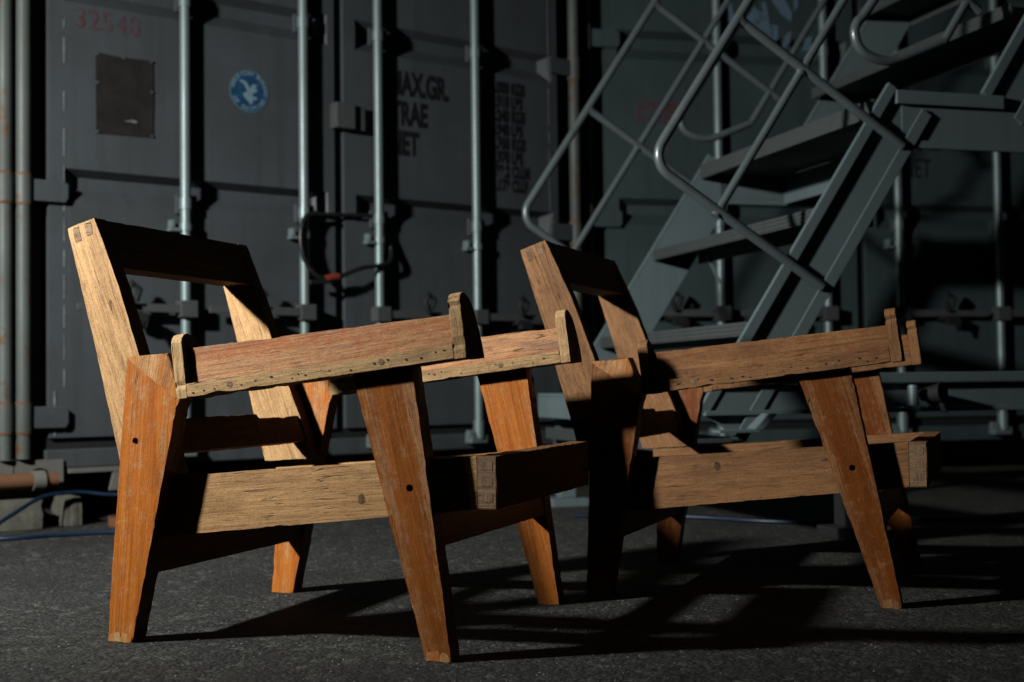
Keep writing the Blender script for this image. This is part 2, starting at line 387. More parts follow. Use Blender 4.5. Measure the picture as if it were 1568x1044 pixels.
def make_container(loc, rz, paintm, label, group, detail=1, sc=1.0, bars=(0.167, 0.645), posts=(True, True), zoff=0.0, grooves=GROOVES):
    t = empty('shipping_container', loc, rz); t.scale = (sc, sc, sc)
    tag(t, label, 'container', group)
    # hull behind the doors: corrugated side walls, roof, floor
    for sx in (-1, 1):
        rows = [[], []]; y = 0.14; k = 0
        while y < 6.0:
            for dy, off in ((0.0, 0.0), (0.07, 0.0), (0.105, 0.036), (0.175, 0.036)):
                for r_, z in ((0, 0.27), (1, 2.5)): rows[r_].append((sx * (1.215 - off), y + dy, z))
            y += 0.21
        MB().sheet(rows).build('side_wall', paintm, t)
    MB().box(-1.2, 1.2, 0.10, 6.08, 2.505, 2.55).build('roof', paintm, t)
    MB().box(-1.2, 1.2, 0.10, 6.08, 0.22, 0.262).build('floor', M_DARK, t)
    MB().box(-1.19, 1.19, 6.04, 6.08, 0.265, 2.5).build('end_wall', paintm, t)
    # frame
    MB().box(-1.13, 1.13, 0.0, 0.10, 0.182, 0.246, 0.006).build('sill', paintm, t)
    MB().box(-1.13, 1.13, 0.0, 0.10, 2.515, 2.60, 0.006).build('header', paintm, t)
    MB().box(-1.125, 1.125, 0.02, 0.06, 0.247, 0.284).build('gasket', M_DARK, t)
    for sx in (-1, 1):
        MB().prism([(sx*1.128, 0.05, 0.245), (sx*1.235, 0.05, 0.245), (sx*1.235, 0.14, 0.245), (sx*1.128, 0.14, 0.245)], (0, 0, 2.27)).build('corner_post', M_DARK if detail else paintm, t)  # shade of the gap beside the door is put into the post's black colour
        # rounded post with hinge knuckles
        px = sx * 1.207
        po = MB().tube([(px, -0.012, 0.22), (px, -0.012, 2.55)], 0.0245, 18).build('hinge_post', M_POST, t)
        for hz in (0.355, 1.11, 1.84, 2.3):
            kb = MB(); kb.tube([(px, -0.012, hz - 0.045), (px, -0.012, hz + 0.045)], 0.0290, 18)
            kb.build('hinge_knuckle', M_POST, po)
            for dz in (-0.049, 0.049): MB().tube([(px, -0.012, hz + dz - 0.004), (px, -0.012, hz + dz + 0.004)], 0.0282, 18).build('rust_ring', M_RUST, po)
        # castings
        cb = MB(); x0, x1 = sorted((sx * 1.075, sx * 1.235))
        plate_hole(cb, x0, x1, 0.092, 0.214, (x0+x1)/2, 0.16, 0.036, 0.028, -0.012, 0.13)
        cb.build('corner_casting', M_CAST, t)
        MB().box(x0 + 0.004, x1 - 0.004, 0.07, 0.128, 0.096, 0.21).build('casting_core', M_DARK, t)
    # doors
    prof = door_profile(grooves)
    for side in (-1, 1):
        if side < 0: xa, xb = -1.118, -0.013
        else: xa, xb = 0.03, 1.118
        d = empty('door', (0, 0, 0)); d.parent = t
        panel = MB()
        # corrugated field between two flat stiles
        fa, fb = xa + 0.052, xb - 0.03
        for (a, b, flat) in ((xa, fa, True), (fa, fb, False), (fb, xb, True)):
            if flat:
                panel.box(a, b, 0.0 if a != xa or True else 0, 0.045, 0.285, 2.5)
            else:
                panel.sheet([[(a, y, z), (b, y, z)] for z, y in prof])
        panel.build('door_panel', paintm, d)
        # trapezoid end closures of the grooves
        for (g0, g1) in grooves[:2]:
            for xx, s_ in ((fa, 1), (fb, -1)):
                eb = MB(); eb.poly([(xx, 0.0, g0), (xx + s_*0.001, 0.0, g1), (xx + s_*0.045, 0.0462, g1 - 0.0215), (xx + s_*0.045, 0.0462, g0 + 0.0505)])
                eb.build('groove_end', paintm, d)
        # hinge leaves
        hx = side * 1.118
        for hz in (0.355, 1.11, 1.84):
            hb = MB(); x0 = side * 1.03 if detail == 1 else side * 1.05
            pts = [(side*1.185, -0.024, hz - 0.036), (side*1.07, -0.024, hz - 0.036), (side*1.085 - side*0.025, -0.024, hz - 0.02), (side*1.085 - side*0.025, -0.024, hz + 0.025), (side*1.075, -0.024, hz + 0.036), (side*1.185, -0.024, hz + 0.036)]
            hb.prism(pts, (0, 0.022, 0), 0.003)
            hb.build('hinge_leaf', paintm, d)
        # locking bars
        for bi, bx in enumerate(bars):
            x = side * bx; lean = 0.0
            b = MB().tube([(x, -0.034, 0.255), (x, -0.034, 2.56)], 0.0185, 18).build('locking_bar', M_BAR, d)
            for gz in (1.10, 1.825, 2.38):
                gb_ = MB(); w = 0.035
                gb_.box(x - 0.028, x + 0.052, -0.020, -0.001, gz - w, gz + w, 0.004)
                gb_.build('bar_guide', paintm, d)
                cb = MB().tube([(x, -0.034, gz - 0.02), (x, -0.034, gz + 0.02)], 0.0225, 18); cb.build('guide_sleeve', M_BAR, d)
            # collar with wing bracket above the handle
            kb = MB(); kb.tube([(x, -0.034, 1.004), (x, -0.034, 1.03)], 0.0235, 16); kb.box(x - 0.062, x - 0.02, -0.048, -0.012, 1.0, 1.012, 0.002); kb.box(x - 0.058, x - 0.045, -0.048, -0.012, 1.0125, 1.04, 0.002)
            kb.build('bar_collar', M_BAR, d)
            # bottom cam keeper
            ck = MB(); ck.box(x - 0.05, x + 0.035, -0.05, -0.001, 0.205, 0.238, 0.005); ck.tube([(x, -0.034, 0.225), (x, -0.034, 0.30)], 0.024, 14)
            ck.tube([(x - 0.055, -0.03, 0.243), (x + 0.02, -0.03, 0.243)], 0.017, 12)
            ck.build('cam_keeper', M_BAR, d)
            # handle lever and its catch
            hl = 0.40
            xe = x - hl if side < 0 else x + hl
            hz = 0.725
            h_ = MB(); h_.prism([(x, -0.066, hz - 0.015), (xe, -0.066, hz - 0.012), (xe, -0.066, hz + 0.012), (x, -0.066, hz + 0.016)], (0, 0.012, 0), 0.002)
            h_.box(x - 0.035, x + 0.03, -0.072, -0.02, hz - 0.03, hz + 0.03, 0.004)
            h_.build('handle', M_C0 if detail else paintm, d)
            xm = x + (xe - x) * 0.52
            c_ = MB(); c_.box(xm - 0.035, xm + 0.03, -0.085, -0.001, hz - 0.03, hz - 0.012, 0.004)
            c_.tube([(xm - 0.005, -0.08, hz + 0.01), (xm - 0.03, -0.088, hz + 0.05), (xm - 0.012, -0.09, hz + 0.085), (xm + 0.016, -0.088, hz + 0.06), (xm + 0.004, -0.08, hz + 0.02)], 0.011, 10)
            c_.box(xm - 0.02, xm + 0.045, -0.09, -0.06, hz - 0.05, hz - 0.02, 0.004); c_.tube([(xm + 0.02, -0.08, hz - 0.03), (xm + 0.035, -0.085, hz - 0.075), (xm + 0.05, -0.08, hz - 0.03)], 0.007, 8)
            c_.build('handle_catch', M_DARK, d)
        t['door_%s' % ('a' if side < 0 else 'b')] = d.name
    MB().box(-0.0125, 0.0295, 0.022, 0.05, 0.285, 2.5).build('seam_gasket', M_DARK, t)
    return t

GRP = 'shipping containers along the yard'
T1, T2 = R(38.2), R(13.7)
CS = 1.0; CZ = 0.0
O1 = Vector((-0.668 * CS, 5.15 * CS, CZ))
c1 = make_container(O1, T1, M_C1, 'grey shipping container with round blue emblem and black weight lettering on its doors', GRP, sc=CS)
C2S = 1.12
c2 = make_container((1.476 * C2S, 5.64 * C2S, HEIGHT * (1 - C2S)), T2, M_C2, 'dark teal shipping container behind the metal stairs', GRP, sc=C2S)
e1 = Vector((math.cos(T1), math.sin(T1), 0))
c0 = make_container(O1 - e1 * 2.475 * CS, T1, M_C0, 'container at the left edge, only its pale rusty post showing', GRP, detail=0, sc=CS)
dA = bpy.data.objects[c1['door_a']]; dB = bpy.data.objects[c1['door_b']]; dC = bpy.data.objects[c2['door_a']]; dD = bpy.data.objects[c2['door_b']]

# writing and marks on the grey container
text_obj('32548', 0.098, 0.98, M_RED, dA, -1.035, 1.682, -0.0015)
pm = MB(); pts = [(-0.958, 1.605), (-0.87, 1.60), (-0.86, 1.594), (-0.85, 1.60), (-0.752, 1.603), (-0.749, 1.50), (-0.753, 1.49), (-0.749, 1.48), (-0.752, 1.33), (-0.85, 1.327), (-0.957, 1.324)]
pm.prism([(x, -0.004, z) for x, z in pts], (0, 0.0035, 0)).build('data_plate', M_PLATE, dA)
rv = MB()
for x, z in ((-0.953, 1.6), (-0.86, 1.598), (-0.757, 1.598), (-0.757, 1.49), (-0.757, 1.335), (-0.953, 1.33), (-0.953, 1.5)):
    rv.tube([(x, -0.0075, z), (x, -0.001, z)], 0.006, 8)
tag(rv.build('rivets', M_C1, dA), None, kind='stuff')
MB().prism([(-0.86, -0.0052, 1.375), (-0.83, -0.0052, 1.385), (-0.81, -0.0052, 1.38), (-0.815, -0.0052, 1.374), (-0.84, -0.0052, 1.376)], (0, 0.001, 0)).build('scrape', M_SCR, dA)
# round emblem with ring lettering and eagle
EX, EZ, ER = -0.377, 1.542, 0.0785
def disc(r, y, n=48): return [(EX + r * math.cos(2*math.pi*k/n), y, EZ + r * math.sin(2*math.pi*k/n)) for k in range(n)]
MB().prism(disc(ER, -0.0020), (0, 0.0016, 0)).build('emblem_rim', M_PALEB, dA)
em = MB().prism(disc(ER - 0.004, -0.0026), (0, 0.0005, 0)).build('emblem', M_BLUE, dA)
ring = 'AMERICAN BUREAU'; n = len(ring)
for k, ch in enumerate(ring):
    if ch == ' ': continue
    a = R(168 - k * 172 / (n - 1))
    text_obj(ch, 0.0215, 0.95, M_LETTER, dA, EX + 0.0605 * math.cos(a), EZ + 0.0605 * math.sin(a), -0.0032, 'ring_letter', 'CENTER', a - math.pi / 2, bold=0.0006)
ring = 'OF SHIPPING'; n = len(ring)
for k, ch in enumerate(ring):
    if ch == ' ': continue
    a = R(208 + k * 124 / (n - 1))
    text_obj(ch, 0.0215, 0.95, M_LETTER, dA, EX + 0.0715 * math.cos(a), EZ + 0.0715 * math.sin(a), -0.0032, 'ring_letter', 'CENTER', a + math.pi / 2, bold=0.0006)
eag = [(-0.042, 0.036), (-0.030, 0.040), (-0.012, 0.036), (-0.002, 0.020), (0.004, 0.008), (0.008, 0.022), (0.018, 0.030), (0.034, 0.026), (0.026, 0.018), (0.022, 0.012), (0.034, 0.012), (0.030, 0.002), (0.016, -0.004), (0.012, -0.010), (0.020, -0.020), (0.032, -0.018), (0.030, -0.028), (0.014, -0.030), (0.012, -0.044), (0.004, -0.050), (-0.002, -0.038), (-0.014, -0.030), (-0.026, -0.016), (-0.022, -0.006), (-0.010, -0.004), (-0.014, 0.012), (-0.024, 0.026)]
MB().poly([(EX + x, -0.0034, EZ + z) for x, z in eag]).build('eagle', M_LETTER, dA)
# weight table
for s, z, xo in (('MAX.GR.', 1.618, 0.243), ('TRAE', 1.497, 0.250), ('NET', 1.376, 0.241)):
    text_obj(s, 0.130, 0.565, M_BLACK, dB, xo, z, -0.0015, bold=0.006)
for i, (a, b) in enumerate((('24,000', 'KGS'), ('52,910', 'LBS'), ('2,240', 'KGS'), ('4,940', 'LBS'), ('21,760', 'KGS'), ('47,970', 'LBS'), ('33.2', 'CU.M'), ('1,173', 'CU.F'))):
    z = 1.685 - i * 0.0595
    text_obj(a, 0.070, 0.62, M_BLACK, dB, 0.848, z, -0.0015, align='RIGHT', bold=0.004); text_obj(b, 0.070, 0.58, M_BLACK, dB, 0.860, z, -0.0015, bold=0.004)
# white chipped edge of the door skin
wb = MB(); z = 0.30
while z < 1.9:
    L = 0.02 + 0.09 * rnd.random(); w = 0.0012 + 0.0022 * rnd.random()
    if rnd.random() < 0.8: wb.box(-1.0675 - w, -1.0675 + w, -0.0022, -0.0002, z, z + L)
    z += L + 0.01 * rnd.random() + (0.12 * rnd.random() if z > 1.2 else 0.02)
tag(wb.build('chipped_edge', M_SCR, dA), None, kind='stuff')
wb = MB(); z = 0.9
while z < 2.2:
    L = 0.05 + 0.12 * rnd.random()
    wb.box(1.068, 1.0715, -0.0022, -0.0002, z, z + L); z += L + 0.03 * rnd.random()
tag(wb.build('chipped_edge', M_SCR, dB), None, kind='stuff')
MB().box(-1.104, -1.096, -0.0030, -0.0005, 0.292, 0.44, 0.001).build('door_edge_strip', M_SCR, dA)
# lock block across the seam
MB().box(-0.034, 0.050, -0.055, -0.001, 1.44, 1.538, 0.004).build('lock_block', M_C0, dB)
MB().box(0.0505, 0.106, -0.036, -0.001, 1.441, 1.536, 0.004).build('lock_block', M_C1, dB)
# marks on the teal container
MB().box(-1.0, -0.78, -0.0012, -0.0002, 1.50, 1.60).build('faded_patch', M_REDP, dC)
rb = MB()
for k in range(9):
    x = -0.985 + k * 0.022; rb.box(x, x + 0.012, -0.0020, -0.0013, 1.555 - 0.002 * k, 1.588)
    if k < 6: rb.box(x, x + 0.013, -0.0020, -0.0013, 1.508, 1.538)
tag(rb.build('faded_stencil', M_RED, dC), None, kind='stuff')
text_obj('NET', 0.12, 0.63, M_BLACK, dD, 0.205, 1.31, -0.0015); text_obj('TRAE', 0.12, 0.63, M_BLACK, dD, 0.205, 1.43, -0.0015); text_obj('MAX.GR.', 0.12, 0.63, M_BLACK, dD, 0.205, 1.55, -0.0015)
for P in ([(-0.60, 2.08), (-0.565, 2.08), (-0.56, 2.0), (-0.545, 1.93), (-0.555, 1.905), (-0.585, 1.95)],
          [(-0.50, 2.08), (-0.475, 2.08), (-0.455, 2.0), (-0.42, 1.985), (-0.43, 2.03), (-0.408, 2.03), (-0.385, 1.90), (-0.37, 1.85), (-0.40, 1.852), (-0.415, 1.90), (-0.49, 1.905), (-0.505, 1.95)],
          [(-0.385, 2.08), (-0.33, 2.06), (-0.29, 1.995), (-0.295, 1.955), (-0.34, 1.985), (-0.38, 2.04)],
          [(-0.285, 2.08), (-0.262, 2.08), (-0.262, 2.02), (-0.28, 2.0)],
          [(-0.385, 1.94), (-0.355, 1.935), (-0.355, 1.88), (-0.375, 1.865)],
          [(-0.33, 1.89), (-0.295, 1.92), (-0.30, 1.87), (-0.34, 1.83)],
          [(-0.23, 1.89), (-0.20, 1.90), (-0.205, 1.84), (-0.25, 1.83)]):
    MB().poly([(x, -0.0015, z) for x, z in P]).build('painted_logo', M_LOGO, dC)

# ------------------------------------------------------------------ mobile metal stairs
PHI, AL, SW = 0.2856, 0.9904, 1.227
st = empty('metal_stairs', (0.0368, 4.85, 0), PHI)
tag(st, 'grey metal stairs with tubular handrails standing in front of the teal container', 'stairs')
ca, sa = math.cos(AL), math.sin(AL)
def SP(side, a, b, dy=0.0, o=(0.0, 1.054)):
    return Vector((o[0] + ca * a + sa * b, -SW * side + dy, o[1] + sa * a - ca * b))
def stringer(side, a0, a1, o=(0.0, 1.054), b0=0.488, b1=0.655, name='stringer', face=None):
    face = -1 if side == 1 else 1       # open side of the channel
    mb = MB(); fw = 0.0105 * face
    for (ba, bb) in ((b0, b0 + 0.010), (b1 - 0.010, b1)):
        mb.prism([SP(side, a0, ba, 0, o), SP(side, a1, ba, 0, o), SP(side, a1, bb, 0, o), SP(side, a0, bb, 0, o)], (0, fw, 0), 0.0015)
    mb.prism([SP(side, a0, b0 + 0.0105, 0, o), SP(side, a1, b0 + 0.0105, 0, o), SP(side, a1, b1 - 0.0105, 0, o), SP(side, a0, b1 - 0.0105, 0, o)], (0, 0.003 * face, 0))
    # turned lips give the flanges their visible width
    for (ba, bb) in ((b0, b0 + 0.030), (b1 - 0.036, b1)):
        mb.prism([SP(side, a0, ba, fw, o), SP(side, a1, ba, fw, o), SP(side, a1, bb, fw, o), SP(side, a0, bb, fw, o)], (0, 0.006 * face, 0), 0.0015)
    return mb.build(name, M_ALU, st)
for side in (0, 1):
    stringer(side, -0.50, 0.63)
    stringer(side, 0.0, 1.5, (1.07 - sa * 0.488, 1.30 + ca * 0.488), name='stringer')
# treads
def tread(x, z, depth, parent=st):
    mb = MB()
    y0, y1 = -SW + 0.008, -0.008
    mb.box(x, x + 0.012, y0, y1, z - 0.040, z, 0.002)
    mb.box(x + 0.0125, x + depth, y0, y1, z - 0.012, z - 0.002)
    mb.box(x + depth + 0.0005, x + depth + 0.010, y0, y1, z - 0.05, z, 0.002)
    o = mb.build('tread', M_TREAD, parent)
    rb_ = MB()
    for k in range(3): rb_.box(x - 0.003, x - 0.0005, y0 + 0.02, y1 - 0.02, z - 0.034 + k * 0.012, z - 0.030 + k * 0.012)
    tag(rb_.build('nosing_ribs', M_TREAD, o), None, kind='stuff')
    return o
for k in range(3): tread(0.297 + (k - 1) * 0.2145, 0.615 + (k - 1) * 0.327, 0.185)
tread(1.19, 1.585, 0.235); tread(1.405, 1.91, 0.235); tread(1.62, 2.235, 0.235)
# landing
lb = MB(); lb.box(0.725, 1.06, -SW + 0.01, -0.01, 1.236, 1.262); lb.box(0.71, 0.724, -SW + 0.009, -0.009, 1.215, 1.268, 0.002)
lb.build('landing_deck', M_TREAD, st)
for side in (0, 1):
    f = -1 if side else 1; y = -SW * side
    mb = MB(); mb.box(0.775, 1.14, *sorted((y + f*0.001, y + f*0.022)), 1.252, 1.292, 0.002); xe_ = 1.75 if side else 1.40; mb.box(0.80, xe_, *sorted((y, y + f*0.006)), 1.148, 1.2515); mb.box(0.80, xe_, *sorted((y, y + f*0.012)), 1.125, 1.1475, 0.002)
    mb.build('landing_beam', M_ALU, st)
cbm = MB().box(1.06, 1.072, -0.72, -0.01, 1.128, 1.235, 0.002); cbm.build('landing_crossbeam', M_ALU, st)
for x, z in ((0.62, 0.80), (1.065, 1.10)):
    for y in (-0.25,): gs = MB(); gs.prism([(x, y, z + 0.1), (x + 0.012, y, z + 0.1), (x + 0.06, y, z), (x + 0.05, y, z)], (0, 0.008, 0)); gs.build('gusset', M_ALU, st)
# rails
TR = 0.0142
for side in (0, 1):
    dy = -0.0165 if side else 0.0165
    top = SP(side, 1.75, 0, dy); cor = SP(side, 0, 0, dy); end = SP(side, 0, 0.622, dy)
    path = [end] + arc_path(end, cor, top, 0.065, 10) + [top]
    MB().tube(path, TR, 14).build('handrail', M_TUBE, st)
    for a in (0.496, 0.992):
        MB().tube([SP(side, a, 0.012, dy), SP(side, a, 0.622, dy)], TR * 0.97, 14).build('rail_post', M_TUBE, st)
    for a0, a1 in ((0.0, 0.496), (0.496, 0.992), (0.992, 1.7)):
        MB().tube([SP(side, a0 + 0.016, 0.240, dy), SP(side, a1 - 0.016, 0.240, dy)], TR * 0.88, 12).build('mid_rail', M_TUBE, st)
    for (a, b_, dirn) in [(0.496, 0.0, 1), (0.992, 0.0, 1)]:
        MB().tube([SP(side, a, 0.006, dy), SP(side, a, 0.024, dy)], [TR * 1.22, TR * 1.02], 14).build('weld_bead', M_TUBE, st)
    for a in (0.0, 0.496, 0.992):
        for q in (-0.018, 0.010):
            MB().tube([SP(side, a + q, 0.240, dy), SP(side, a + q + 0.008, 0.240, dy)], TR * 1.05, 12).build('weld_bead', M_TUBE, st)
    # hoop of the upper flight's handrail
    H = [(1.03, 2.03), (0.711, 1.557), (0.651, 1.482), (0.645, 1.435), (0.671, 1.396), (0.729, 1.377), (0.794, 1.384), (0.939, 1.443)]
    Hs = []
    for k in range(len(H) - 1):   # smooth
        p0, p1, p2, p3 = H[max(k-1, 0)], H[k], H[k+1], H[min(k+2, len(H)-1)]
        m = 1 if k in (0, 6) else 6
        for q in range(m):
            u = q / m
            Hs.append(tuple(0.5 * (2*p1[i] + (p2[i]-p0[i])*u + (2*p0[i]-5*p1[i]+4*p2[i]-p3[i])*u*u + (3*p1[i]-p0[i]-3*p2[i]+p3[i])*u**3) for i in (0, 1)))
    Hs.append(H[-1])
    MB().tube([(x, -SW * side + dy, z) for x, z in Hs], TR, 14).build('handrail_hoop', M_TUBE, st)
    MB().tube([(0.939, -SW * side + dy, 1.443), (1.30, -SW * side + dy, 1.995)], TR * 0.9, 12).build('mid_rail', M_TUBE, st)
    MB().tube([(1.10, -SW * side + dy, 1.72), (1.42, -SW * side + dy, 1.50)], TR, 12).build('rail_post', M_TUBE, st)
# base frame on stub legs
for side in (0, 1):
    f = -1 if side else 1; y = -SW * side
    mb = MB(); mb.box(0.16, 2.6, *sorted((y + f*0.002, y + f*0.030)), 0.437, 0.467, 0.003); mb.box(0.165, 2.6, *sorted((y + f*0.002, y + f*0.012)), 0.366, 0.4365); mb.box(0.15, 2.6, *sorted((y + f*0.002, y + f*0.022)), 0.352, 0.3655, 0.002)
    mb.build('base_beam', M_ALU, st)
    for x in ((0.60, 1.5, 2.5) if side else (0.16, 1.45, 2.5)):
        lm = MB(); lm.box(x - 0.03, x + 0.03, y - 0.03, y + 0.03, 0.03, 0.352, 0.004); lm.box(x - 0.07, x + 0.07, y - 0.06, y + 0.06, 0.0, 0.03, 0.004)
        lm.build('leg', M_DARK if side else M_ALU, st)  # near legs coloured black for the shade under the base frame
mb = MB(); mb.box(0.05, 0.145, -SW + 0.02, -0.02, 0.325, 0.40, 0.004); mb.box(0.052, 0.3, -SW + 0.02, -0.02, 0.401, 0.412)
mb.build('base_crossbeam', M_ALU, st)
mb = MB(); mb.box(0.17, 0.29, -SW - 0.07, -SW - 0.015, 0.305, 0.313, 0.001); mb.prism([(0.275, -SW - 0.07, 0.314), (0.30, -SW - 0.07, 0.314), (0.345, -SW - 0.07, 0.356), (0.32, -SW - 0.07, 0.356)], (0, 0.055, 0))
mb.build('jack_bracket', M_ALU, st)
mb = MB(); mb.tube([(0.79, -SW - 0.048, 0.372), (0.79, -SW - 0.048, 0.43)], 0.014, 12)
for k in range(6): mb.tube([(0.79, -SW - 0.048, 0.376 + k*0.009), (0.79, -SW - 0.048, 0.380 + k*0.009)], 0.0165, 12)
mb.build('screw_jack', M_BAR, st)
mb = MB(); mb.tube([(0.84, -SW - 0.015, 0.40), (0.87, -SW - 0.075, 0.408)], [0.018, 0.03], 12); mb.tube([(0.87, -SW - 0.06, 0.40), (0.885, -SW - 0.06, 0.35)], 0.01, 10)
mb.build('jack_knob', M_DARK, st)

# ------------------------------------------------------------------ wooden chair frames
def board(name, outline, org, A, B, N, th, grain, mat, parent, jit=0.0005, chip=0.0, bev=0.0016, seed=0, dens=0.011, chipside=None, edge=None):
    """outline in (a,b) metres; a along A, b along B; swept th along N. grain: 'a','b' or an (a,b) direction"""
    org, A, B, N = Vector(org), Vector(A), Vector(B), Vector(N)
    cx = sum(p[0] for p in outline) / len(outline); cy = sum(p[1] for p in outline) / len(outline)
    pts = []; run = 0.0
    for i in range(len(outline)):
        p, q = outline[i], outline[(i + 1) % len(outline)]
        L = math.hypot(q[0] - p[0], q[1] - p[1]); k = max(1, int(L / dens))
        nx, ny = (q[1] - p[1]) / L, -(q[0] - p[0]) / L
        if nx * (cx - p[0]) + ny * (cy - p[1]) < 0: nx, ny = -nx, -ny   # inward
        for j in range(k):
            u = j / k; a = p[0] + (q[0] - p[0]) * u; b = p[1] + (q[1] - p[1]) * u
            w = 0.0 if j == 0 else 1.0
            d = jit * n1((run + u * L) * 60, seed) + jit * 0.7 * n1((run + u * L) * 17, seed + 3)
            if chip and (chipside is None or chipside == i):
                c = n1((run + u * L) * 46, seed + 9); d += chip * min(1.0, max(0, c - 0.52) / 0.25)
            pts.append((a + nx * d * w, b + ny * d * w))
        run += L
    bm = bmesh.new()
    f = [bm.verts.new(org + A * a + B * b) for a, b in pts]
    g = [bm.verts.new(org + A * a + B * b + N * th) for a, b in pts]
    n = len(f); bm.faces.new(f); bm.faces.new(g[::-1])
    for i in range(n): bm.faces.new((f[i], g[i], g[(i+1) % n], f[(i+1) % n]))
    if bev:
        rim = [e for e in bm.edges if len(e.link_faces) == 2 and any(len(x.verts) > 4 for x in e.link_faces)]
        bmesh.ops.bevel(bm, geom=rim, offset=bev, segments=2, affect='EDGES', profile=0.55, clamp_overlap=True, material=1 if edge else -1)
    bmesh.ops.recalc_face_normals(bm, faces=bm.faces)
    me = bpy.data.meshes.new(name); bm.to_mesh(me); bm.free()
    if grain == 'a': ga = (1, 0)
    elif grain == 'b': ga = (0, 1)
    else:
        l = math.hypot(*grain); ga = (grain[0] / l, grain[1] / l)
    at = me.attributes.new('grain', 'FLOAT_VECTOR', 'POINT')
    r1, r2, r3 = hsh(seed, 5) * 9, hsh(seed, 6) * 9, hsh(seed, 7) * 9
    for i, v in enumerate(me.vertices):
        d = v.co - org; a, b, c = d.dot(A), d.dot(B), d.dot(N)
        al, ac = a * ga[0] + b * ga[1], -a * ga[1] + b * ga[0]
        at.data[i].vector = (al + r1, ac + r2, c + r3)
    me.materials.append(mat)
    if edge: me.materials.append(edge)
    ob = link(bpy.data.objects.new(name, me), parent)
    o_info[ob.name] = (org, A, B, N, ga, (r1, r2, r3))
    return ob

o_info = {}
def drill(o, p, axis, r, depth, mat):
    """cut a hole into a board, then drop the cutter"""
    cb = MB(); p = Vector(p); axis = Vector(axis)
    cb.tube([p - axis * 0.01, p + axis * depth], r, 14)
    cut = cb.build('cut', None, o.parent)
    md = o.modifiers.new('b', 'BOOLEAN'); md.object = cut; md.operation = 'DIFFERENCE'; md.solver = 'EXACT'
    bpy.context.view_layer.update()
    dg = bpy.context.evaluated_depsgraph_get()
    me = bpy.data.meshes.new_from_object(o.evaluated_get(dg))
    o.modifiers.remove(md); o.data = me
    if 'grain' in me.attributes: me.attributes.remove(me.attributes['grain'])
    at = me.attributes.new('grain', 'FLOAT_VECTOR', 'POINT')
    org, A, B, N, ga, rr = o_info[o.name]
    for i, v in enumerate(me.vertices):
        q = v.co - org; a, b, c = q.dot(A), q.dot(B), q.dot(N)
        at.data[i].vector = (a * ga[0] + b * ga[1] + rr[0], -a * ga[1] + b * ga[0] + rr[1], c + rr[2])
    if not me.materials: me.materials.append(mat)
    bpy.data.objects.remove(cut, do_unlink=True)

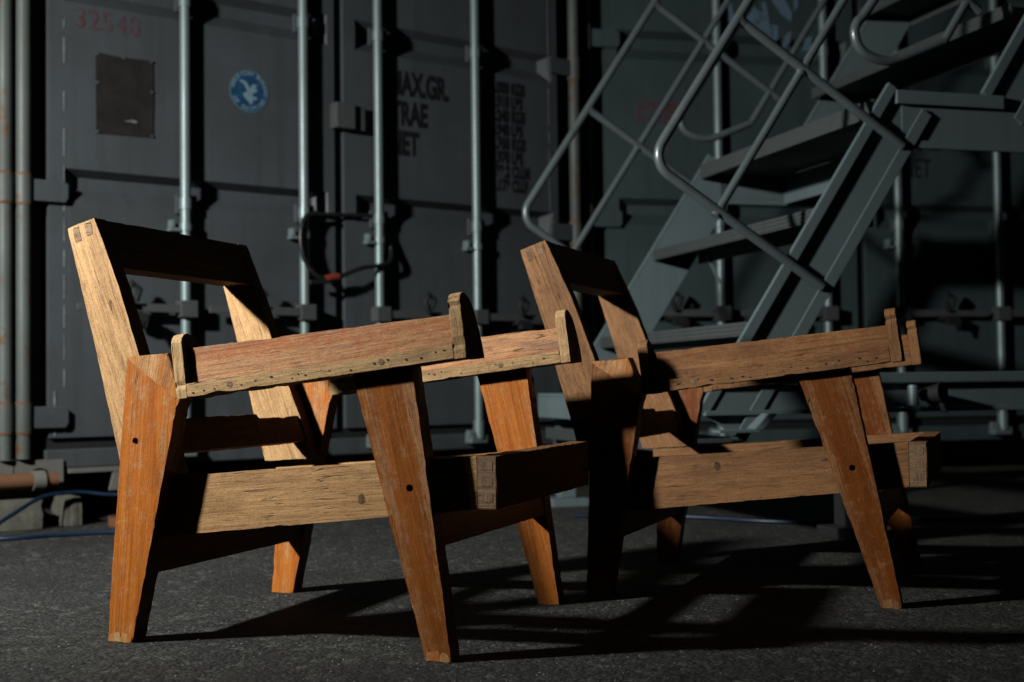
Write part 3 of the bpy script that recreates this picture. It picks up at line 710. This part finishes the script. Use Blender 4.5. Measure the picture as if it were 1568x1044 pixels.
X, Yv, Z = (1, 0, 0), (0, 1, 0), (0, 0, 1)
def make_chair(loc, rz, d, label, seed, mats):
    t = empty('wooden_chair_frame', (loc[0], loc[1], 0), rz)
    tag(t, label, 'chair', 'bare wooden armchair frames')
    Wd = d['W']; T = 0.040
    mLeg, mRail, mPost, mArm, mLip = mats[:5]
    s = seed
    # legs: (x,z) outlines
    bl = [d['bfl'], d['bfr'], d['btr'], d['bt3'], d['bt2'], d['btl']]
    fl = [d['ffl'], d['ffr'], d['ftr'], d['ft2'], d['ft1'], d['ftl']]
    for (out, gr, holes) in ((bl, (d['btl'][0] - d['bfl'][0], 0.5), d['holeb']), (fl, (d['ftl'][0] - d['ffl'][0], 0.5), d['holef'])):
        for y in (0.0, Wd - T):
            s += 1
            L = board('leg', out, (0, y, 0), X, Z, Yv, T, gr, mats[5] if (y == 0.0 and out is fl) else mLeg, t, jit=0.0008, chip=0.0016, bev=0.0022, seed=s, edge=W_WEDGE if mLeg is W_LEG else None)
            if y == 0.0:
                drill(L, (holes[0], y, holes[1]), (0, 1, 0), 0.0062, 0.022, mLeg)
    # light bare wedge on top of the back leg where the arm board used to sit
    w = d['wedge']
    # seat rails
    for y in (T + 0.0004, Wd - T - 0.0324):
        s += 1
        dz = 0.0 if y < 0.2 else -d['fardrop']
        board('side_rail', [d['r0b'], d['reb'], (d['ret'][0], d['ret'][1] + dz), (d['r0t'][0], d['r0t'][1] + dz)], (0, y, 0), X, Z, Yv, 0.032, (1, 0.085), mRail, t, jit=0.0003, chip=0.0022, bev=0.0016, seed=s, chipside=0)
    kx, kz = d['knot']
    rail = [o for o in t.children if o.name.startswith('side_rail')][0]
    ko = [(kx + 0.007 * math.cos(q * 0.45) * (1 + 0.3 * n1(q * 0.9, seed)), kz + 0.009 * math.sin(q * 0.45) * (1 + 0.3 * n1(q * 0.7, seed + 1))) for q in range(14)]
    board('knot', ko, (0, T + 0.0001, 0), X, Z, Yv, 0.0005, 'b', W_KNOT, rail, jit=0.0004, bev=0, seed=s + 90, dens=0.004)
    s += 1
    fx = d['reb'][0] + 0.0004; zb, zt = d['reb'][1] + 0.0005, d['ret'][1] + 0.0
    fr = board('front_rail', [(T + 0.001, zb), (Wd - T - 0.001, zb), (Wd - T - 0.001, zt), (T + 0.001, zt)], (fx, 0, 0), Yv, Z, X, 0.034, 'a', W_BARE2, t, jit=0.0007, seed=s)
    # end grain of the front rail with the joint's pins
    ends = board('end_grain', [(fx + 0.001, zb + 0.0015), (fx + 0.0325, zb + 0.0015), (fx + 0.0325, zt - 0.0015), (fx + 0.001, zt - 0.0015)], (0, T + 0.0002, 0), X, Z, Yv, 0.0008, 'a', W_END, fr, jit=0.0002, bev=0, seed=s + 50)
    for k in range(3):
        z0 = zb + 0.012 + k * 0.026
        board('joint_pin', [(fx + 0.008, z0), (fx + 0.027, z0), (fx + 0.027, z0 + 0.014), (fx + 0.008, z0 + 0.014)], (0, T - 0.0004, 0), X, Z, Yv, 0.0006, 'b', W_END, fr, jit=0.0006, bev=0, seed=s + 60 + k, dens=0.004)
    # backrest posts
    py = T + 0.0005; pt = 0.036
    for y, nm in ((py, 0), (Wd - py - pt, 1)):
        s += 1
        p = board('backrest_post', d['post'], (0, y, 0), X, Z, Yv, pt, (-0.19, 0.5), mPost, t, jit=0.0006, bev=0.0018, seed=s)
        if nm == 0:
            (ax, az), (bx, bz) = d['post'][-1], d['post'][0]    # back top, front top ... pins along the top
            tx, tz = d['post'][0]; fx_, fz_ = d['post'][-1]
            for k, (u0, u1, dp) in enumerate(((0.18, 0.40, 0.030), (0.62, 0.84, 0.026))):
                q = lambda u, v: (tx + (fx_ - tx) * u + 0.33 * v * 0.8, tz + (fz_ - tz) * u - v)
                board('joint_pin', [q(u0, 0.004), q(u1, 0.004), q(u1, dp), q(u0, dp)], (0, y - 0.0006, 0), X, Z, Yv, 0.0008, 'a', W_END, p, jit=0.0012, bev=0, seed=s + 70 + k, dens=0.004)
    s += 1
    tr = d['toprail']
    y0, y1 = py + pt + 0.0004, Wd - py - pt - 0.0004
    def beam(name, sec, ya, yb, mat, sd, jit=0.00035, chip=0.0, topw=None):
        """board along y with an (x,z) quad section: built as front outline swept back along the section"""
        (xa, za), (xb, zb_), (xc, zc), (xd, zd) = sec      # back-top, back-bottom, front-bottom, front-top
        mbm = bmesh.new(); nseg = int((yb - ya) / 0.012); rows = []
        for k in range(nseg + 1):
            y = ya + (yb - ya) * k / nseg
            row = []
            for i, (x, z) in enumerate(sec):
                e = jit * n1(k * 0.6, sd + i) + jit * n1(k * 0.21, sd + i + 5)
                c = chip * max(0, n1(k * 0.55, sd + i + 11) - 0.55) if i in (0, 3) else 0
                dz = topw(y, i) if topw else 0.0
                row.append(mbm.verts.new((x + e * 0.4, y, z + e - c + dz)))
            rows.append(row)
        for k in range(nseg):
            for i in range(4): mbm.faces.new((rows[k][i], rows[k][(i+1) % 4], rows[k+1][(i+1) % 4], rows[k+1][i]))
        mbm.faces.new(rows[0][::-1]); mbm.faces.new(rows[-1])
        long_e = [e for e in mbm.edges if abs(e.verts[0].co.y - e.verts[1].co.y) > 0.005]
        bmesh.ops.bevel(mbm, geom=long_e, offset=0.0016, segments=2, affect='EDGES', profile=0.5, clamp_overlap=True)
        bmesh.ops.recalc_face_normals(mbm, faces=mbm.faces)
        me = bpy.data.meshes.new(name); mbm.to_mesh(me); mbm.free()
        at = me.attributes.new('grain', 'FLOAT_VECTOR', 'POINT')
        for i, v in enumerate(me.vertices): at.data[i].vector = (v.co.y + hsh(sd, 1) * 9, v.co.z + hsh(sd, 2) * 9, v.co.x + hsh(sd, 3) * 9)
        me.materials.append(mat)
        return link(bpy.data.objects.new(name, me), t)
    beam('top_rail', tr, y0, y1, mPost, s, chip=0.004)
    s += 1
    lr = d['lowrail']
    beam('lower_back_rail', lr, y0, y1, W_BARE2, s, jit=0.0006, chip=0.008, topw=lambda y, i: (-0.008 if i in (0, 3) and y > y0 + 0.30 else 0.0))
    # crossbars between the legs
    s += 1
    for sec in (d['xb'], d['xf']):
        s += 1
        beam('crossbar', sec, T + 0.0004, Wd - T - 0.0004, mLeg, s)
    # arms
    be = d['beta']; u = Vector((math.cos(be), 0, math.sin(be))); v = Vector((-math.sin(be), 0, math.cos(be)))
    AW = 0.084; L = d['armL']; TB = 0.0225
    for ya in (-0.019, Wd + 0.019 - AW):
        s += 7
        o = Vector((d['ax'], ya, d['az']))
        ar = board('armrest', [(0, 0), (L, 0), (L, TB), (0, TB)], o, u, v, Yv, AW, 'a', mLip, t, jit=0.0003, chip=0.0034, bev=0.0013, seed=s, chipside=0, dens=0.008)
        hb, hf = d['armh']
        board('arm_panel', [(0.0003, TB + 0.0004), (L - 0.0003, TB + 0.0004), (L - 0.0003, hf), (0.0003, hb)], o + Vector((0, 0.013, 0)), u, v, Yv, 0.030, 'a', mArm, ar, jit=0.0003, chip=0.0018, bev=0.002, seed=s + 1, chipside=2, edge=mLip)
        for k, (ua, hgt) in enumerate(((-0.0215, d['caph'][0]), (L + 0.0004, d['caph'][1]))):
            pr = [(0, -0.001), (0, hgt * 0.86), (0.004, hgt * 0.93), (0.011, hgt * 0.98), (0.021, hgt), (0.033, hgt * 0.975), (0.046, hgt * 0.90), (0.058, hgt * 0.77), (0.069, hgt * 0.58), (0.078, hgt * 0.33), (AW, -0.001)]
            cap = board('end_cap', pr, o + u * ua, Yv, v, u, 0.021, 'b', mLip, ar, jit=0.0007, chip=0.0022, bev=0.0014, seed=s + 2 + k, dens=0.007)
        # nails and plugs along the pale strip
        nb = MB(); x = 0.012
        while x < L - 0.012:
            h = 0.005 + 0.011 * hsh(x * 91, s)
            p = o + u * x + v * h; r = 0.0009 + 0.0009 * hsh(x * 37, s)
            q = u * r * (1.0 + 1.2 * hsh(x * 53, s))
            ring_ = [p + q * math.cos(k * 0.785) + v * r * math.sin(k * 0.785) for k in range(8)]
            nb.prism([w_ + Vector((0, -0.0009, 0)) for w_ in ring_], (0, 0.0012, 0))
            x += 0.012 + 0.034 * hsh(x * 17, s)
        tag(nb.build('nail_heads', M_NAIL, ar), None, kind='stuff')
        for k, x in enumerate((0.085, 0.37)):
            p = o + u * x + v * 0.0115
            ring_ = [(x + 0.0052 * math.cos(q * 0.449), 0.0115 + 0.0052 * math.sin(q * 0.449)) for q in range(14)]
            board('wood_plug', ring_, o + Vector((0, -0.0006, 0)), u, v, Yv, 0.001, 'a', W_END, ar, jit=0.0003, bev=0, seed=s + 5 + k, dens=0.05)
    # pale chipped feet of the near legs
    for (fa_, fb_, gp) in ((d['bfl'], d['bfr'], 0.22), (d['ffl'], d['ffr'], -0.2)):
        w_ = fb_[0] - fa_[0]
        board('worn_foot', [(fa_[0] + 0.002, 0.0012), (fb_[0] - 0.003, 0.0012), (fb_[0] - 0.003 + gp * 0.012, 0.012), (fa_[0] + w_ * 0.62, 0.016), (fa_[0] + w_ * 0.54, 0.009), (fa_[0] + w_ * 0.5, 0.019), (fa_[0] + 0.003 + gp * 0.01, 0.014)], (0, -0.0006, 0), X, Z, Yv, 0.0010, 'b', W_WEDGE if mLeg is W_LEG else W_BARE2, t, jit=0.0012, bev=0, seed=s + 41, dens=0.004)
    # the bare wedge
    board('bare_wedge', w, (0, -0.0007, 0), X, Z, Yv, 0.0011, (0.2, 1), W_WEDGE, t, jit=0.0008, bev=0, seed=s + 31)
    return t

D1 = dict(W=0.620, bfl=(0.0, 0.0), bfr=(0.051, 0.0), btr=(0.1446, 0.4203), bt3=(0.152, 0.4300), bt2=(0.1255, 0.5075), btl=(0.0424, 0.5035),
          ffl=(0.6106, 0.0), ffr=(0.6545, 0.0), ftr=(0.5949, 0.4416), ft2=(0.5905, 0.4778), ft1=(0.4825, 0.4653), ftl=(0.4916, 0.4345),
          holeb=(0.059, 0.354), holef=(0.584, 0.279), knot=(0.478, 0.255), fardrop=0.012, wedge=[(0.049, 0.496), (0.140, 0.429), (0.150, 0.4305), (0.1245, 0.5065), (0.0435, 0.5025)],
          r0b=(0.03, 0.178), r0t=(0.03, 0.285), reb=(0.686, 0.2425), ret=(0.686, 0.3297),
          post=[(-0.1147, 0.7422), (-0.0527, 0.5176), (-0.012, 0.356), (0.006, 0.2875), (0.119, 0.2935), (0.096, 0.372), (0.037, 0.512), (-0.003, 0.631), (-0.0566, 0.7593)],
          toprail=[(-0.1135, 0.7415), (-0.0925, 0.668), (-0.0225, 0.669), (-0.056, 0.7585)],
          lowrail=[(0.058, 0.386), (0.074, 0.325), (0.106, 0.331), (0.086, 0.392)],
          xb=[(0.062, 0.225), (0.038, 0.115), (0.072, 0.118), (0.097, 0.230)], xf=[(0.585, 0.236), (0.593, 0.180), (0.628, 0.182), (0.6205, 0.238)],
          beta=math.atan2(0.0577, 0.4938), armL=0.4972, ax=0.1780, az=0.4307, armh=(0.0845, 0.0715), caph=(0.112, 0.106))
D2 = dict(W=0.629, bfl=(0.025, 0.0), bfr=(0.0775, 0.0), btr=(0.148, 0.414), bt3=(0.155, 0.4235), bt2=(0.124, 0.4990), btl=(0.0436, 0.4921),
          ffl=(0.6288, 0.0), ffr=(0.6679, 0.0), ftr=(0.5820, 0.4435), ft2=(0.5760, 0.4708), ft1=(0.4720, 0.4585), ftl=(0.4821, 0.4342),
          holeb=(0.075, 0.35), holef=(0.578, 0.273), knot=(0.30, 0.272), fardrop=0.0, wedge=[(0.050, 0.486), (0.140, 0.423), (0.1525, 0.4240), (0.123, 0.498), (0.0447, 0.4912)],
          r0b=(0.03, 0.166), r0t=(0.03, 0.279), reb=(0.6825, 0.2335), ret=(0.6825, 0.3225),
          post=[(-0.1296, 0.7407), (-0.0732, 0.5644), (-0.015, 0.356), (0.004, 0.281), (0.118, 0.287), (0.094, 0.365), (0.037, 0.4976), (-0.012, 0.631), (-0.0716, 0.7600)],
          toprail=[(-0.1285, 0.740), (-0.1055, 0.668), (-0.0355, 0.669), (-0.071, 0.7592)],
          lowrail=[(0.056, 0.380), (0.072, 0.320), (0.104, 0.325), (0.084, 0.386)],
          xb=[(0.076, 0.215), (0.058, 0.115), (0.092, 0.118), (0.109, 0.220)], xf=[(0.584, 0.215), (0.594, 0.155), (0.632, 0.157), (0.6215, 0.217)],
          beta=math.atan2(0.0564, 0.4762), armL=0.4790, ax=0.1815, az=0.4248, armh=(0.0830, 0.0720), caph=(0.112, 0.104))
make_chair((-0.72107, 2.37445), -0.33668, D1, 'bare wooden armchair frame nearest the camera, in front of the grey container doors', 11, (W_LEG, W_RAIL, W_BARE, W_ARM, W_LIP, W_LEGD))
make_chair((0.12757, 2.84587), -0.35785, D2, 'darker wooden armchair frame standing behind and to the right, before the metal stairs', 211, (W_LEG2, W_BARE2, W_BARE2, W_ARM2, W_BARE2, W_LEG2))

# ------------------------------------------------------------------ small things
def smooth_path(P, m=6):
    out = []
    for k in range(len(P) - 1):
        p0, p1, p2, p3 = (Vector(P[max(k-1, 0)]), Vector(P[k]), Vector(P[k+1]), Vector(P[min(k+2, len(P)-1)]))
        for q in range(m):
            u = q / m
            out.append(0.5 * (2*p1 + (p2-p0)*u + (2*p0-5*p1+4*p2-p3)*u*u + (3*p1-p0-3*p2+p3)*u**3))
    return out + [Vector(P[-1])]
n1v = Vector((math.sin(T1), -math.cos(T1), 0))
def W1(s, z, off): return O1 + (e1 * s + n1v * off + Vector((0, 0, z))) * CS
cab = empty('black_cable', W1(-0.1, 0, 0.1))
tag(cab, 'black cable looped over the container locking bars with a red taped end', 'cable')
def cpart(name, pts, r, mat):
    o = MB().tube([p - cab.location for p in smooth_path(pts)], r, 10).build(name, mat, cab); return o
cpart('cable_loop', [W1(-0.12, 1.10, 0.060), W1(-0.175, 1.085, 0.062), W1(-0.20, 1.02, 0.065), W1(-0.19, 0.93, 0.068), W1(-0.14, 0.865, 0.070), W1(-0.09, 0.85, 0.072)], 0.0088, M_CABLE)
cpart('cable_loop', [W1(-0.165, 0.838, 0.070), W1(-0.10, 0.842, 0.074), W1(-0.04, 0.862, 0.074), W1(0.06, 0.90, 0.070), W1(0.15, 0.915, 0.064), W1(0.20, 0.935, 0.055), W1(0.222, 0.99, 0.030), W1(0.205, 1.06, 0.020)], 0.0092, M_CABLE)
cpart('cable_loop', [W1(-0.15, 1.105, 0.02), W1(-0.05, 1.105, 0.02), W1(0.05, 1.11, 0.02), W1(0.16, 1.115, 0.02)], 0.008, M_CABLE)
cpart('red_tape', [W1(-0.098, 0.853, 0.073), W1(-0.07, 0.860, 0.074), W1(-0.045, 0.863, 0.074)], 0.0135, M_TAPE)

def ground_cable(pts, label):
    P = [Vector(p) for p in pts]; o = empty('blue_cable', P[0])
    MB().tube([p - P[0] for p in smooth_path(P, 8)], 0.0065, 10).build('cable_sheath', M_BLUEC, o)
    tag(o, label, 'cable', 'blue cables on the ground'); return o
ground_cable([(-1.75, 3.95, 0.0068), (-1.50, 3.98, 0.0068), (-1.38, 4.06, 0.0068), (-1.20, 4.13, 0.0068), (-1.0, 4.12, 0.0068), (-0.7, 4.3, 0.0068)], 'blue cable lying on the asphalt before the blocks at left')
ground_cable([(-1.75, 3.90, 0.0068), (-1.60, 4.0, 0.02), (-1.55, 4.12, 0.06), (-1.50, 4.26, 0.105), (-1.42, 4.36, 0.112), (-1.33, 4.40, 0.10), (-1.2, 4.45, 0.095), (-1.05, 4.55, 0.07)], 'blue cable draped over the concrete blocks by the container corner')
ground_cable([(0.2, 4.45, 0.0068), (0.45, 4.42, 0.0068), (0.62, 4.34, 0.0068), (0.80, 4.20, 0.0068), (0.98, 4.16, 0.0068), (1.3, 4.22, 0.0068), (1.8, 4.1, 0.0068)], 'blue cable on the asphalt under the right chair')

def stone(x, y, sx, sy, sz, rz, label, seed, mat=M_STONE):
    bm = bmesh.new(); bmesh.ops.create_cube(bm, size=1.0)
    bmesh.ops.subdivide_edges(bm, edges=bm.edges[:], cuts=5, use_grid_fill=True)
    for v in bm.verts:
        p = v.co.copy(); k = max(abs(p.x), abs(p.y), abs(p.z)); r = p.length
        q = p * (1 - 0.10 * max(0, r - 0.62))
        q += Vector((n1(p.x*5 + p.z*7, seed), n1(p.y*5 + p.x*6, seed + 1), n1(p.z*6 + p.y*5, seed + 2))) * 0.03
        v.co = Vector((q.x * sx, q.y * sy, (q.z + 0.5) * sz))
    zmin = min(v.co.z for v in bm.verts)
    for v in bm.verts: v.co.z -= zmin
    me = bpy.data.meshes.new('concrete_block'); bm.to_mesh(me); bm.free(); me.materials.append(mat)
    o = link(bpy.data.objects.new('concrete_block', me)); o.location = (x, y, 0); o.rotation_euler = (0, 0, rz)
    tag(o, label, 'block', 'concrete blocks under the container'); return o
stone(-1.64, 4.30, 0.20, 0.16, 0.092, T1, 'long rough concrete block lying under the container corner', 3)
stone(-1.475, 4.42, 0.060, 0.12, 0.092, T1, 'small upright concrete block beside the longer one', 5)

for (px_, py_, hz_, lb_) in ((O1 + e1 * -1.16 * CS).to_2d()[:] + (0.0915 * CS + CZ, 'dark timber block under the near corner of the grey container'), (O1 + e1 * 1.1 * CS).to_2d()[:] + (0.0915 * CS + CZ, 'dark timber block under the far corner of the grey container'), ((1.476 - 1.15*math.cos(T2)) * C2S, (5.64 - 1.15*math.sin(T2)) * C2S, 0.0915 * C2S + HEIGHT * (1 - C2S), 'dark timber block under the corner of the teal container')):
    tb = MB().box(-0.09, 0.09, 0.01, 0.20, 0.0, hz_, 0.004).build('timber_block', M_TIMBER); tb.location = (px_, py_, 0); tb.rotation_euler = (0, 0, T1)
    tag(tb, lb_, 'block', 'timber blocks under the containers')
pl = MB().box(-0.16, 0.16, -0.05, 0.05, 0.0, 0.028, 0.003).build('orange_board', M_PLANK); pl.location = (-1.17, 4.42, 0); pl.rotation_euler = (0, 0, R(20))
tag(pl, 'short orange wooden board lying on the asphalt behind the left chair leg', 'board')
rp = empty('rusty_pipe', W1(-1.45, 0, 0.06))
def rpp(name, s0, s1, r, mat): MB().tube([W1(s0, 0.150, 0.055) - rp.location, W1(s1, 0.150, 0.055) - rp.location], r, 16).build(name, mat, rp)
rpp('pipe', -1.60, -1.195, 0.026, M_RUST); rpp('coupling', -1.194, -1.155, 0.033, M_CAST); rpp('pipe', -1.154, -1.11, 0.022, M_RUST)
tag(rp, 'rusty horizontal pipe with a pale coupling at the container corner', 'pipe')
# channel bracket below the sill
br = MB(); br.box(-1.055, -0.87, -0.01, 0.01, 0.165, 0.181, 0.002); br.prism([(-0.90, -0.008, 0.164), (-0.87, -0.008, 0.164), (-0.87, -0.008, 0.10), (-0.915, -0.008, 0.10)], (0, 0.012, 0), 0.002)
br.build('fork_pocket', M_CAST, c1)

# ------------------------------------------------------------------ the work light on its stand, left of the picture
wl = empty('work_light', (LAMP.x, LAMP.y, 0))
tag(wl, 'flood work light on a tripod, left of the chairs', 'lamp')
dv = (AIM - LAMP).normalized()
stp = MB().tube([(-dv.x*0.16, -dv.y*0.16, 0.35), (-dv.x*0.16, -dv.y*0.16, LAMP.z - 0.02)], 0.016, 12); stp.build('pole', M_DARK, wl)
for k in range(3):
    a = k * 2.094 + 0.4
    MB().tube([(-dv.x*0.16, -dv.y*0.16, 0.75), (-dv.x*0.16 + 0.45*math.cos(a), -dv.y*0.16 + 0.45*math.sin(a), 0.01)], 0.011, 10).build('leg', M_DARK, wl)
zc = Vector((0, 0, LAMP.z))
MB().tube([zc - dv * 0.22, zc - dv * 0.12, zc - dv * 0.02], [0.05, 0.09, 0.10], 20).build('lamp_housing', M_DARK, wl)
